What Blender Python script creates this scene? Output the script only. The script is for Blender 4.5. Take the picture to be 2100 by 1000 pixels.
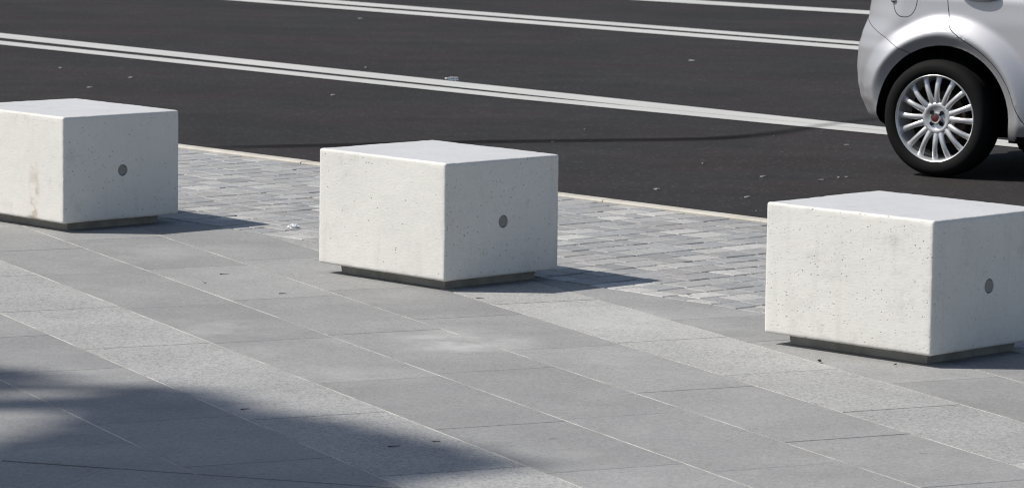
import bpy, bmesh, math, random
from mathutils import Vector, Matrix, noise as mnoise

random.seed(7)
S = bpy.context.scene
for o in list(bpy.data.objects):
    bpy.data.objects.remove(o)
C = S.collection

# ------------------------------------------------------------------ camera
cam_d = bpy.data.cameras.new('camera')
cam_d.sensor_width = 36.0
cam_d.sensor_fit = 'HORIZONTAL'
cam_d.lens = 7897.0 / 2100.0 * 36.0
cam_d.clip_start = 0.1
cam_d.clip_end = 3000.0
cam = bpy.data.objects.new('camera', cam_d)
C.objects.link(cam)
Rv = Vector((0.99990178, 0.00168929, 0.0139129))
Uv = Vector((-0.01401508, 0.12052193, 0.99261173))
Bv = -Vector((0.0, 0.99270923, -0.12053377))
M = Matrix((Rv, Uv, Bv)).transposed().to_4x4()
M.translation = Vector((0, 0, 1.8))
cam.matrix_world = M
cam_d.dof.use_dof = True
cam_d.dof.focus_distance = 13.2
cam_d.dof.aperture_fstop = 15.0
S.camera = cam
S.cycles.filter_width = 1.1

# ------------------------------------------------------------------ light
SH = Vector((0.855, 0.0))                       # ground shadow cast by one metre of height
SUN_EL = math.atan(1.0 / SH.length)
SUN_AZ = math.atan2(-SH.x, -SH.y)               # compass angle of the sun, from +Y towards +X
w = bpy.data.worlds.new('World')
S.world = w
w.use_nodes = True
wn = w.node_tree
wn.nodes.clear()
sky = wn.nodes.new('ShaderNodeTexSky')
sky.sky_type = 'NISHITA'
sky.sun_disc = False
sky.sun_elevation = SUN_EL
sky.sun_rotation = SUN_AZ
sky.air_density = 1.0
sky.dust_density = 1.5
sky.ozone_density = 1.0
bg = wn.nodes.new('ShaderNodeBackground')
bg.inputs['Strength'].default_value = 0.090
wo = wn.nodes.new('ShaderNodeOutputWorld')
wn.links.new(sky.outputs[0], bg.inputs[0])
wn.links.new(bg.outputs[0], wo.inputs[0])
sd = bpy.data.lights.new('sun', 'SUN')
sd.energy = 4.6
sd.angle = math.radians(0.55)
sd.color = (1.0, 0.955, 0.885)
sun = bpy.data.objects.new('sun', sd)
C.objects.link(sun)
sun.rotation_euler = Vector((SH.x, SH.y, -1)).to_track_quat('-Z', 'Y').to_euler()
sun.location = (-20, 0, 25)
S.view_settings.view_transform = 'Standard'
S.view_settings.look = 'None'
S.view_settings.exposure = 0.05
S.view_settings.gamma = 1.0

# ------------------------------------------------------------------ helpers
def tag(o, label=None, cat=None, group=None, kind=None):
    if label: o['label'] = label
    if cat: o['category'] = cat
    if group: o['group'] = group
    if kind: o['kind'] = kind
    return o

def link(name, me, mats=(), parent=None, smooth=None):
    o = bpy.data.objects.new(name, me)
    C.objects.link(o)
    for m in mats:
        me.materials.append(m)
    if parent: o.parent = parent
    if smooth is not None:
        me.shade_smooth()
        me.set_sharp_from_angle(angle=math.radians(smooth))
    return o

def from_bm(name, bm, mats=(), parent=None, smooth=None):
    me = bpy.data.meshes.new(name)
    bm.to_mesh(me)
    bm.free()
    return link(name, me, mats, parent, smooth)

def empty(name, loc, rz=0.0):
    o = bpy.data.objects.new(name, None)
    C.objects.link(o)
    o.location = loc
    o.rotation_euler = (0, 0, rz)
    return o

class NT:
    def __init__(self, name):
        self.m = bpy.data.materials.new(name)
        self.m.use_nodes = True
        self.t = self.m.node_tree
        self.bsdf = self.t.nodes['Principled BSDF']
        self.out = self.t.nodes['Material Output']
    def n(self, typ, **kw):
        nd = self.t.nodes.new('ShaderNode' + typ)
        for k, v in kw.items():
            setattr(nd, k, v)
        return nd
    def l(self, a, b):
        self.t.links.new(a, b)
    def put(self, sock, v):
        if isinstance(v, (int, float)): sock.default_value = v
        elif isinstance(v, (tuple, list)):
            sock.default_value = tuple(v) + ((1.0,) if len(v) == 3 and len(sock.default_value) == 4 else ())
        else: self.l(v, sock)
    def math(self, op, a, b=0.0, c=None, clamp=False):
        nd = self.n('Math', operation=op, use_clamp=clamp)
        self.put(nd.inputs[0], a); self.put(nd.inputs[1], b)
        if c is not None: self.put(nd.inputs[2], c)
        return nd.outputs[0]
    def ramp(self, v, lo, hi, a=0.0, b=1.0):
        nd = self.n('MapRange', clamp=True)
        nd.interpolation_type = 'SMOOTHSTEP'
        self.put(nd.inputs['Value'], v)
        self.put(nd.inputs['From Min'], lo); self.put(nd.inputs['From Max'], hi)
        self.put(nd.inputs['To Min'], a); self.put(nd.inputs['To Max'], b)
        return nd.outputs['Result']
    def mix(self, f, a, b, mode='MIX'):
        nd = self.n('Mix', data_type='RGBA', blend_type=mode)
        self.put(nd.inputs[0], f); self.put(nd.inputs[6], a); self.put(nd.inputs[7], b)
        return nd.outputs[2]
    def noise(self, vec, scale, detail=3.0, rough=0.5):
        nd = self.n('TexNoise')
        if vec is not None: self.l(vec, nd.inputs['Vector'])
        nd.inputs['Scale'].default_value = scale
        nd.inputs['Detail'].default_value = detail
        nd.inputs['Roughness'].default_value = rough
        return nd.outputs['Fac']
    def voro(self, vec, scale, rnd=1.0):
        nd = self.n('TexVoronoi')
        if vec is not None: self.l(vec, nd.inputs['Vector'])
        nd.inputs['Scale'].default_value = scale
        nd.inputs['Randomness'].default_value = rnd
        return nd
    def bump(self, h, strength, dist):
        nd = self.n('Bump')
        nd.inputs['Strength'].default_value = strength
        nd.inputs['Distance'].default_value = dist
        self.l(h, nd.inputs['Height'])
        self.l(nd.outputs[0], self.bsdf.inputs['Normal'])
        return nd
    def scalecol(self, col, f):
        nd = self.n('VectorMath', operation='SCALE')
        self.put(nd.inputs[0], col)
        self.put(nd.inputs['Scale'], f)
        return nd.outputs[0]
    def blob(self, pos, cx, cy, rx, ry, ang=0.0):
        mp = self.n('Mapping', vector_type='TEXTURE')
        mp.inputs['Location'].default_value = (cx, cy, 0)
        mp.inputs['Rotation'].default_value = (0, 0, ang)
        mp.inputs['Scale'].default_value = (rx, ry, 1e6)
        self.l(pos, mp.inputs['Vector'])
        ln = self.n('VectorMath', operation='LENGTH')
        self.l(mp.outputs[0], ln.inputs[0])
        return self.ramp(ln.outputs['Value'], 1.0, 0.15)

def plain(name, col, rough=0.6, metal=0.0, coat=0.0, spec=None):
    t = NT(name)
    t.bsdf.inputs['Base Color'].default_value = tuple(col) + (1,)
    t.bsdf.inputs['Roughness'].default_value = rough
    t.bsdf.inputs['Metallic'].default_value = metal
    t.bsdf.inputs['Coat Weight'].default_value = coat
    t.bsdf.inputs['Coat Roughness'].default_value = 0.03
    if spec is not None: t.bsdf.inputs['Specular IOR Level'].default_value = spec
    return t.m

# ------------------------------------------------------------------ materials
def mat_slab():
    t = NT('granite_slab')
    pos = t.n('NewGeometry').outputs['Position']
    at = t.n('Attribute', attribute_name='slab')
    sp = t.n('SeparateColor')
    t.l(at.outputs['Color'], sp.inputs[0])
    tint, kind, rnd = sp.outputs
    fine = t.noise(pos, 120, 3, 0.8)
    mid = t.noise(pos, 52, 3, 0.7)
    big = t.noise(pos, 2.6, 6, 0.68)
    grain = t.voro(pos, 165).outputs['Color']
    gs = t.n('SeparateColor'); t.l(grain, gs.inputs[0])
    base = t.mix(kind, (0.266, 0.265, 0.261), (0.345, 0.343, 0.334))
    v = t.math('MULTIPLY_ADD', fine, 0.9, 0.55)
    v = t.math('MULTIPLY', v, t.math('MULTIPLY_ADD', mid, 0.62, 0.69))
    v = t.math('MULTIPLY', v, t.math('MULTIPLY_ADD', big, 0.56, 0.72))
    v = t.math('MULTIPLY', v, t.math('MULTIPLY_ADD', tint, 0.18, 0.91))
    # coarse light granite carries dark and pale mineral grains
    dk = t.math('MULTIPLY', t.ramp(gs.outputs[0], 0.80, 0.86), kind)
    lt = t.math('MULTIPLY', t.ramp(gs.outputs[1], 0.78, 0.84), kind)
    v = t.math('MULTIPLY', v, t.math('MULTIPLY_ADD', dk, -0.28, 1.0))
    v = t.math('MULTIPLY', v, t.math('MULTIPLY_ADD', lt, 0.12, 1.0))
    dk2 = t.math('MULTIPLY', t.ramp(gs.outputs[2], 0.90, 0.95), 0.16)
    v = t.math('MULTIPLY', v, t.math('SUBTRACT', 1.0, dk2))
    col = t.scalecol(base, v)
    # pale dust worn into the paving
    dn = t.noise(pos, 5.5, 4, 0.65)
    d = 0.0
    for (x, y, rx, ry, a, s) in [(-0.14, 12.17, .30, .34, -.5, .62), (0.33, 12.80, .30, .36, -.4, .62), (-0.95, 12.4, .30, .4, .2, .3),
                                 (-0.26, 12.40, .30, .25, 0, .3), (0.62, 12.5, .3, .5, 0, .25), (-0.55, 11.5, .5, .35, 0, .2)]:
        d = t.math('ADD', t.math('MULTIPLY', t.blob(pos, x, y, rx, ry, a), s), d)
    d = t.math('MULTIPLY', t.math('MULTIPLY', d, 1.25), t.ramp(dn, 0.3, 0.68), clamp=True)
    d2 = t.math('MULTIPLY', t.ramp(t.noise(pos, 1.7, 5, 0.6), 0.52, 0.78), 0.28)
    d = t.math('MAXIMUM', d, d2)
    col = t.mix(d, col, (0.46, 0.46, 0.445))
    # dark damp-looking wear and a few brown stains
    bs = t.math('MULTIPLY', t.ramp(t.noise(pos, 3.1, 3, 0.5), 0.60, 0.75), 0.16)
    col = t.mix(bs, col, (0.16, 0.135, 0.11))
    # trodden-in gum and drip spots
    gv = t.voro(pos, 7.0)
    gc = t.n('SeparateColor'); t.l(gv.outputs['Color'], gc.inputs[0])
    gum = t.math('MULTIPLY', t.math('GREATER_THAN', gc.outputs[0], 0.80), t.ramp(gv.outputs['Distance'], 0.10, 0.05))
    col = t.mix(t.math('MULTIPLY', gum, t.math('MULTIPLY_ADD', gc.outputs[1], 0.35, 0.12)), col, (0.10, 0.098, 0.095))
    t.l(col, t.bsdf.inputs['Base Color'])
    t.bsdf.inputs['Roughness'].default_value = 0.78
    t.bsdf.inputs['Specular IOR Level'].default_value = 0.3
    t.bump(t.math('ADD', fine, t.math('MULTIPLY', gs.outputs[0], 0.4)), 0.35, 0.0012)
    return t.m

def mat_mortar():
    t = NT('joint_mortar')
    pos = t.n('NewGeometry').outputs['Position']
    f = t.noise(pos, 4.0, 3, 0.6)
    g = t.noise(pos, 90, 2, 0.6)
    col = t.mix(t.ramp(f, 0.38, 0.60), (0.33, 0.315, 0.285), (0.56, 0.54, 0.495))
    col = t.scalecol(col, t.math('MULTIPLY_ADD', g, 0.5, 0.75))
    t.l(col, t.bsdf.inputs['Base Color'])
    t.bsdf.inputs['Roughness'].default_value = 0.9
    return t.m

def mat_sett():
    t = NT('sett_stone')
    pos = t.n('NewGeometry').outputs['Position']
    at = t.n('Attribute', attribute_name='slab')
    n1 = t.noise(pos, 30, 5, 0.75)
    n2 = t.noise(pos, 95, 3, 0.7)
    v = t.math('MULTIPLY', t.math('MULTIPLY_ADD', n1, 0.9, 0.57), t.math('MULTIPLY_ADD', n2, 0.8, 0.62))
    v = t.math('MULTIPLY', v, t.math('MULTIPLY_ADD', t.noise(pos, 1.6, 3, 0.5), 0.4, 0.8))
    t.l(t.scalecol(at.outputs['Color'], v), t.bsdf.inputs['Base Color'])
    t.bsdf.inputs['Roughness'].default_value = 0.62
    t.bump(t.math('ADD', n1, t.math('MULTIPLY', n2, 0.4)), 0.8, 0.006)
    return t.m

def mat_asphalt():
    t = NT('asphalt')
    pos = t.n('NewGeometry').outputs['Position']
    at = t.noise(pos, 95, 4, 0.8)
    st = t.voro(pos, 70)
    sc = t.n('SeparateColor'); t.l(st.outputs['Color'], sc.inputs[0])
    big = t.noise(pos, 0.55, 4, 0.6)
    mid = t.noise(pos, 4.0, 4, 0.65)
    hue = t.noise(pos, 0.9, 3, 0.6)
    col = t.mix(t.ramp(hue, 0.38, 0.62), (0.0335, 0.0295, 0.0295), (0.0295, 0.0292, 0.0300))
    v = t.math('MULTIPLY_ADD', at, 1.1, 0.45)
    v = t.math('MULTIPLY', v, t.math('MULTIPLY_ADD', big, 0.5, 0.75))
    v = t.math('MULTIPLY', v, t.math('MULTIPLY_ADD', mid, 0.5, 0.75))
    v = t.math('MULTIPLY', v, t.math('MULTIPLY_ADD', t.ramp(sc.outputs[0], 0.93, 0.98), 0.9, 1.0))
    # streaks of tyre wear running along the lanes
    mp = t.n('Mapping'); t.l(pos, mp.inputs['Vector'])
    mp.inputs['Rotation'].default_value = (0, 0, math.radians(47))
    mp.inputs['Scale'].default_value = (0.10, 1.3, 1.0)
    strk = t.noise(mp.outputs[0], 1.6, 4, 0.6)
    v = t.math('MULTIPLY', v, t.math('MULTIPLY_ADD', strk, 0.5, 0.75))
    t.l(t.scalecol(col, v), t.bsdf.inputs['Base Color'])
    t.bsdf.inputs['Roughness'].default_value = 0.92
    t.bsdf.inputs['Specular IOR Level'].default_value = 0.12
    t.bump(t.math('ADD', at, sc.outputs[1]), 0.6, 0.003)
    return t.m

def mat_paint():
    t = NT('road_paint')
    pos = t.n('NewGeometry').outputs['Position']
    n = t.noise(pos, 9, 4, 0.7)
    f = t.noise(pos, 120, 2, 0.7)
    wear = t.math('MULTIPLY', t.ramp(t.math('MULTIPLY_ADD', f, 0.5, t.math('MULTIPLY', n, 0.6)), 0.60, 0.76), 0.50)
    col = t.mix(wear, (0.50, 0.495, 0.47), (0.22, 0.215, 0.21))
    col = t.scalecol(col, t.math('MULTIPLY_ADD', t.noise(pos, 1.4, 3, 0.5), 0.3, 0.85))
    t.l(col, t.bsdf.inputs['Base Color'])
    t.bsdf.inputs['Roughness'].default_value = 0.6
    return t.m

def mat_dark_streak():  # transparent film, only darkens the surface below it
    t = NT('dark_streak_film')
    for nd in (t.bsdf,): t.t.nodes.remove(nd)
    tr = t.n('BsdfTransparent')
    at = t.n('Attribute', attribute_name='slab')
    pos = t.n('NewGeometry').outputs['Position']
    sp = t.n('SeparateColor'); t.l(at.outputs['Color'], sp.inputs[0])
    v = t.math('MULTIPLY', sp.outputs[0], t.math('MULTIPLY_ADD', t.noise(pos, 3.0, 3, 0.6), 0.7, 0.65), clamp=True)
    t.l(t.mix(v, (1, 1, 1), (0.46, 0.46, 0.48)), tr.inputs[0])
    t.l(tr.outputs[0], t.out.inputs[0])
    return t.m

def mat_block():
    t = NT('white_cast_concrete')
    tc = t.n('TexCoord').outputs['Object']
    oi = t.n('ObjectInfo')
    off = t.n('VectorMath', operation='ADD')
    t.l(tc, off.inputs[0])
    rv = t.n('CombineXYZ')
    for i in range(3): t.l(t.math('MULTIPLY', oi.outputs['Random'], 17.0 + 9 * i), rv.inputs[i])
    t.l(rv.outputs[0], off.inputs[1])
    P = off.outputs[0]
    geo = t.n('NewGeometry')
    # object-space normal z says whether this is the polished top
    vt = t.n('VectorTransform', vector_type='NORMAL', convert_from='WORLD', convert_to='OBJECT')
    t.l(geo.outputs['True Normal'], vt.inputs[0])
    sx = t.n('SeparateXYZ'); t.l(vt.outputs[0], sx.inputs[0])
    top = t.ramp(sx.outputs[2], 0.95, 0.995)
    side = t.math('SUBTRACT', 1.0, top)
    def pits(scale, thr, rmin, rmax):
        dens = t.noise(P, 5.0, 2, 0.5)
        v = t.voro(P, scale)
        s = t.n('SeparateColor'); t.l(v.outputs['Color'], s.inputs[0])
        gate = t.math('GREATER_THAN', t.math('MULTIPLY_ADD', dens, 0.5, s.outputs[0]), thr)
        r = t.math('MULTIPLY_ADD', s.outputs[1], rmax - rmin, rmin)
        dd = t.math('DIVIDE', v.outputs['Distance'], r)
        return t.math('MULTIPLY', t.ramp(dd, 1.0, 0.45), gate)
    p1 = pits(62, 0.94, 0.10, 0.22)
    p2 = pits(125, 0.88, 0.12, 0.28)
    p3 = pits(30, 1.13, 0.06, 0.10)
    pit = t.math('MAXIMUM', t.math('MAXIMUM', p1, t.math('MULTIPLY', p2, 0.7)), p3)
    pit = t.math('MULTIPLY', pit, side)
    m1 = t.noise(P, 3.2, 5, 0.62)
    m2 = t.noise(P, 45, 3, 0.6)
    m3 = t.noise(P, 160, 2, 0.6)
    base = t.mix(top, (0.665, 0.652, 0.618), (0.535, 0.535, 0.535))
    v = t.math('MULTIPLY_ADD', m1, 0.20, 0.90)
    v = t.math('MULTIPLY', v, t.math('MULTIPLY_ADD', m2, 0.10, 0.95))
    v = t.math('MULTIPLY', v, t.math('MULTIPLY_ADD', m3, 0.10, 0.95))
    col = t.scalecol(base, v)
    # grey handling marks
    g = t.math('MULTIPLY', t.math('MULTIPLY', t.ramp(t.noise(P, 6.5, 5, 0.7), 0.56, 0.76), 0.42), side)
    col = t.mix(g, col, (0.42, 0.405, 0.38))
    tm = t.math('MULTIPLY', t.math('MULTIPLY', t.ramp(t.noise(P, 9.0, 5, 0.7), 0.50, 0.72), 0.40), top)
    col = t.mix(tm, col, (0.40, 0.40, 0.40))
    mps = t.n('Mapping'); t.l(P, mps.inputs['Vector']); mps.inputs['Scale'].default_value = (1, 1, 0.10)
    drip = t.math('MULTIPLY', t.math('MULTIPLY', t.ramp(t.noise(mps.outputs[0], 16, 4, 0.65), 0.55, 0.75), 0.22), side)
    col = t.mix(drip, col, (0.45, 0.42, 0.37))
    col = t.mix(t.math('MULTIPLY', pit, 0.56), col, (0.11, 0.10, 0.09))
    # a brown run-off stain: switched on by the object's own colour
    st = t.n('SeparateColor'); t.l(oi.outputs['Color'], st.inputs[0])
    so = t.n('SeparateXYZ'); t.l(tc, so.inputs[0])
    band = t.ramp(t.math('ABSOLUTE', t.math('SUBTRACT', so.outputs[0], 0.15)), 0.045, 0.01)
    up = t.ramp(so.outputs[2], 0.34, 0.12)
    fl = t.ramp(t.noise(P, 20, 4, 0.65), 0.38, 0.62)
    stain = t.math('MULTIPLY', t.math('MULTIPLY', t.math('MULTIPLY', band, up), fl), t.math('SUBTRACT', 1.0, st.outputs[1]))
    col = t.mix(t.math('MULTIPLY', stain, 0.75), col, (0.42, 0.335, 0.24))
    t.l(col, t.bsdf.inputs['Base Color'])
    t.l(t.math('MULTIPLY_ADD', top, -0.28, 0.85), t.bsdf.inputs['Roughness'])
    t.bsdf.inputs['Specular IOR Level'].default_value = 0.35
    mp = t.n('Mapping'); t.l(P, mp.inputs['Vector']); mp.inputs['Scale'].default_value = (1, 1, 2.4)
    rip = t.noise(mp.outputs[0], 55, 4, 0.6)
    h = t.math('MULTIPLY', t.math('ADD', t.math('MULTIPLY', rip, 0.35), t.math('MULTIPLY', m3, 0.10)), side)
    h = t.math('SUBTRACT', h, pit)
    t.bump(h, 0.55, 0.004)
    return t.m

def mat_plinth():
    t = NT('plinth_concrete')
    tc = t.n('TexCoord').outputs['Object']
    n = t.noise(tc, 12, 4, 0.65)
    col = t.mix(t.ramp(n, 0.35, 0.65), (0.24, 0.23, 0.21), (0.33, 0.32, 0.295))
    t.l(col, t.bsdf.inputs['Base Color'])
    t.bsdf.inputs['Roughness'].default_value = 0.8
    t.bump(t.noise(tc, 90, 3, 0.6), 0.4, 0.002)
    return t.m

def mat_kerb():
    t = NT('kerb_concrete')
    pos = t.n('NewGeometry').outputs['Position']
    n = t.noise(pos, 6, 4, 0.65)
    f = t.noise(pos, 90, 2, 0.6)
    col = t.mix(t.ramp(n, 0.3, 0.7), (0.40, 0.375, 0.325), (0.52, 0.495, 0.44))
    t.l(t.scalecol(col, t.math('MULTIPLY_ADD', f, 0.3, 0.85)), t.bsdf.inputs['Base Color'])
    t.bsdf.inputs['Roughness'].default_value = 0.85
    return t.m

def mat_car_paint():
    t = NT('silver_car_paint')
    tc = t.n('TexCoord').outputs['Object']
    fl = t.noise(tc, 900, 1, 0.5)
    dirt = t.noise(tc, 7, 4, 0.6)
    sz = t.n('SeparateXYZ'); t.l(tc, sz.inputs[0])
    low = t.ramp(sz.outputs[2], 0.55, 0.18)
    col = t.mix(t.math('MULTIPLY', low, t.math('MULTIPLY_ADD', dirt, 0.6, 0.1)), (0.49, 0.49, 0.515), (0.37, 0.36, 0.34))
    t.l(t.scalecol(col, t.math('MULTIPLY_ADD', fl, 0.10, 0.95)), t.bsdf.inputs['Base Color'])
    t.bsdf.inputs['Metallic'].default_value = 0.66
    t.bsdf.inputs['Roughness'].default_value = 0.50
    t.bsdf.inputs['Coat Weight'].default_value = 0.3
    t.bsdf.inputs['Coat Roughness'].default_value = 0.06
    return t.m

def mat_rubber():
    t = NT('tyre_rubber')
    tc = t.n('TexCoord').outputs['Object']
    d = t.noise(tc, 14, 3, 0.6)
    t.l(t.mix(d, (0.006, 0.006, 0.006), (0.011, 0.0108, 0.0105)), t.bsdf.inputs['Base Color'])
    t.bsdf.inputs['Roughness'].default_value = 0.8
    t.bsdf.inputs['Specular IOR Level'].default_value = 0.15
    return t.m

def mat_leaf():
    t = NT('leaf_green')
    at = t.n('Attribute', attribute_name='slab')
    t.l(at.outputs['Color'], t.bsdf.inputs['Base Color'])
    t.bsdf.inputs['Roughness'].default_value = 0.55
    return t.m

def mat_bark():
    t = NT('bark')
    tc = t.n('TexCoord').outputs['Object']
    mp = t.n('Mapping'); t.l(tc, mp.inputs['Vector']); mp.inputs['Scale'].default_value = (5, 5, 1)
    n = t.noise(mp.outputs[0], 4, 5, 0.7)
    t.l(t.mix(n, (0.07, 0.055, 0.04), (0.22, 0.19, 0.15)), t.bsdf.inputs['Base Color'])
    t.bsdf.inputs['Roughness'].default_value = 0.9
    t.bump(n, 0.8, 0.03)
    return t.m

MT = dict(slab=mat_slab(), mortar=mat_mortar(), sett=mat_sett(), asphalt=mat_asphalt(), paint=mat_paint(), streak_film=mat_dark_streak(),
          block=mat_block(), plinth=mat_plinth(), kerb=mat_kerb(), car=mat_car_paint(), rubber=mat_rubber(),
          leaf=mat_leaf(), bark=mat_bark(),
          soil=plain('joint_dirt', (0.065, 0.062, 0.056), 0.95),
          dark=plain('joint_filler', (0.03, 0.03, 0.032), 0.9),
          plug=plain('plug_mortar', (0.24, 0.235, 0.225), 0.9),
          black=plain('black_plastic', (0.006, 0.006, 0.006), 0.8, spec=0.2),
          alloy=plain('alloy_silver', (0.66, 0.66, 0.67), 0.32, 0.6, 0.3),
          chrome=plain('chrome', (0.75, 0.75, 0.75), 0.12, 1.0),
          drum=plain('brake_drum_rust', (0.050, 0.035, 0.030), 0.7, 0.3),
          red=plain('emblem_red', (0.10, 0.012, 0.018), 0.35, 0.0, 0.6),
          glass=plain('tinted_glass', (0.01, 0.012, 0.012), 0.05, 0.0, 0.5),
          lamp_red=plain('lamp_red', (0.35, 0.01, 0.01), 0.15, 0.0, 0.8),
          lamp_clear=plain('lamp_clear', (0.6, 0.62, 0.63), 0.1, 0.3, 0.8),
          paper=plain('paper', (0.78, 0.78, 0.80), 0.8),
          scrap=plain('scrap_pale', (0.25, 0.24, 0.225), 0.85),
          dryleaf=plain('dry_leaf', (0.035, 0.028, 0.02), 0.8),
          twig=plain('twig', (0.05, 0.038, 0.028), 0.9),
          ground=plain('ground_earth', (0.16, 0.14, 0.11), 0.95))
def mat_pet():
    t = NT('clear_plastic')
    t.bsdf.inputs['Base Color'].default_value = (0.85, 0.88, 0.92, 1)
    t.bsdf.inputs['Roughness'].default_value = 0.08
    t.bsdf.inputs['Transmission Weight'].default_value = 0.75
    t.bsdf.inputs['IOR'].default_value = 1.2
    return t.m
MT['pet'] = mat_pet()

# ------------------------------------------------------------------ setting
ROAD_Z = -0.12
KD = Vector((0.685, -0.7285, 0)).normalized()       # along the kerb, towards the right of the picture
KM = Vector((-KD.y, KD.x, 0))                        # across the kerb, towards the road
KIN, KOUT = 11.478, 11.562

def km(u, m, z=0.0):
    return Vector((KD.x * u + KM.x * m, KD.y * u + KM.y * m, z))

def sheet(name, pts, mat, kind='structure'):
    bm = bmesh.new()
    bm.faces.new([bm.verts.new(p) for p in pts])
    bmesh.ops.recalc_face_normals(bm, faces=bm.faces)
    if bm.faces[0 if not hasattr(bm.faces, 'ensure_lookup_table') else (bm.faces.ensure_lookup_table() or 0)].normal.z < 0:
        bmesh.ops.reverse_faces(bm, faces=bm.faces)
    o = from_bm(name, bm, [mat])
    tag(o, kind=kind)
    return o

sheet('ground', [(-1500, -1500, -0.16), (1500, -1500, -0.16), (1500, 1500, -0.16), (-1500, 1500, -0.16)], MT['ground'])
sheet('road', [km(-90, KOUT - 0.02, ROAD_Z), km(70, KOUT - 0.02, ROAD_Z), km(70, 70, ROAD_Z), km(-90, 70, ROAD_Z)], MT['asphalt'])

def clip(poly, p0, d, keep_left=True):
    # keep the side of the line p0 + s*d that lies to its left
    out = []
    def side(p):
        c = d[0] * (p[1] - p0[1]) - d[1] * (p[0] - p0[0])
        return c if keep_left else -c
    for i in range(len(poly)):
        a, b = poly[i], poly[(i + 1) % len(poly)]
        sa, sb = side(a), side(b)
        if sa >= 0: out.append(a)
        if (sa >= 0) != (sb >= 0):
            k = sa / (sa - sb)
            out.append((a[0] + k * (b[0] - a[0]), a[1] + k * (b[1] - a[1])))
    return out

def prism_into(bm, poly, ztop, zbot, lay, col, tilt=(0, 0), bevel=0.0):
    cx = sum(p[0] for p in poly) / len(poly); cy = sum(p[1] for p in poly) / len(poly)
    def zz(p): return ztop + tilt[0] * (p[0] - cx) + tilt[1] * (p[1] - cy)
    n = len(poly)
    fs = []
    if bevel > 0:
        ins = []
        for i in range(n):
            p = poly[i]
            dx, dy = cx - p[0], cy - p[1]
            L = math.hypot(dx, dy)
            k = min(0.4, 1.45 * bevel / max(L, 1e-6))
            ins.append((p[0] + dx * k, p[1] + dy * k))
        tv = [bm.verts.new((p[0], p[1], zz(p))) for p in ins]
        mv = [bm.verts.new((p[0], p[1], zz(p) - bevel * 0.6)) for p in poly]
        fs.append(bm.faces.new(tv))
        for i in range(n):
            fs.append(bm.faces.new((mv[i], mv[(i + 1) % n], tv[(i + 1) % n], tv[i])))
    else:
        mv = [bm.verts.new((p[0], p[1], zz(p))) for p in poly]
        fs.append(bm.faces.new(mv))
    bv = [bm.verts.new((p[0], p[1], zbot)) for p in poly]
    for i in range(n):
        fs.append(bm.faces.new((bv[i], bv[(i + 1) % n], mv[(i + 1) % n], mv[i])))
    for f in fs:
        for lp in f.loops:
            lp[lay] = col

# --- slab pavement
TH = math.radians(64.828)
TA = (math.cos(TH), -math.sin(TH))           # along the rows
TN = (math.sin(TH), math.cos(TH))            # across the rows
def tn(t, n): return (TA[0] * t + TN[0] * n, TA[1] * t + TN[1] * n)
B0 = km(-11.78, 9.593); B1 = km(-8.87, 9.51)   # slabs meet setts along this line
BD = ((B1 - B0).x, (B1 - B0).y)
D0 = (-1.336, 9.964); DDl = math.hypot(.909, -.274); DD = (.909 / DDl, -.274 / DDl)   # expansion joint in the near corner

bounds = [3.441, 3.867, 4.293, 4.703, 5.110, 5.513, 5.916, 6.312]
while bounds[0] > -3: bounds.insert(0, bounds[0] - 0.41)
while bounds[-1] < 10.5: bounds.append(bounds[-1] + 0.405)
known = {3.441: [-10.03, -9.32], 3.867: [-11.37, -9.95, -9.02], 4.293: [-13.10, -12.20, -11.35, -10.49, -9.625], 4.703: [-14.06, -13.15, -12.265, -11.40, -10.54, -9.65, -8.77],
         5.110: [-12.39, -11.63, -10.89, -10.0, -9.10], 5.513: [-10.925, -10.206, -9.485], 5.916: [-11.33, -10.80, -9.896]}
bm = bmesh.new()
lay = bm.loops.layers.float_color.new('slab')
rs = random.Random(5)
for bi in range(len(bounds) - 1):
    n0, n1 = bounds[bi], bounds[bi + 1]
    ks = None
    for k in known:
        if abs(k - n0) < 1e-6: ks = list(known[k])
    if ks is None: ks = [-10 + rs.uniform(-.4, .4)]
    while ks[0] > -24: ks.insert(0, ks[0] - rs.choice((.72, .88, .95)))
    while ks[-1] < 0: ks.append(ks[-1] + rs.choice((.72, .88, .93)))
    light = 1.0 if (abs(n0 - 3.867) < .02 or abs(n0 - 5.513) < .02) else 0.0
    if ks is not None and bi % 4 == (bounds.index(3.867) % 4): light = 1.0
    for i in range(len(ks) - 1):
        g = 0.0040; e = 0.0017
        poly = [tn(ks[i] + e, n0 + g), tn(ks[i] + e, n1 - g), tn(ks[i + 1] - e, n1 - g), tn(ks[i + 1] - e, n0 + g)]
        poly.reverse()
        poly = clip(poly, (B0.x, B0.y), BD, keep_left=False)
        if len(poly) > 2: poly = clip(poly, (D0[0] + 0.004 * DD[1] * -1, D0[1] + 0.004 * DD[0]), DD, keep_left=True)
        if len(poly) < 3: continue
        a = sum(poly[k][0] * poly[(k + 1) % len(poly)][1] - poly[(k + 1) % len(poly)][0] * poly[k][1] for k in range(len(poly)))
        if abs(a) < 2e-4: continue
        if a < 0: poly.reverse()
        prism_into(bm, poly, rs.uniform(-.0002, .0003), -0.03, lay, (rs.random(), light, rs.random(), 1),
                   (rs.uniform(-.0006, .0006), rs.uniform(-.0006, .0006)))
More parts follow.
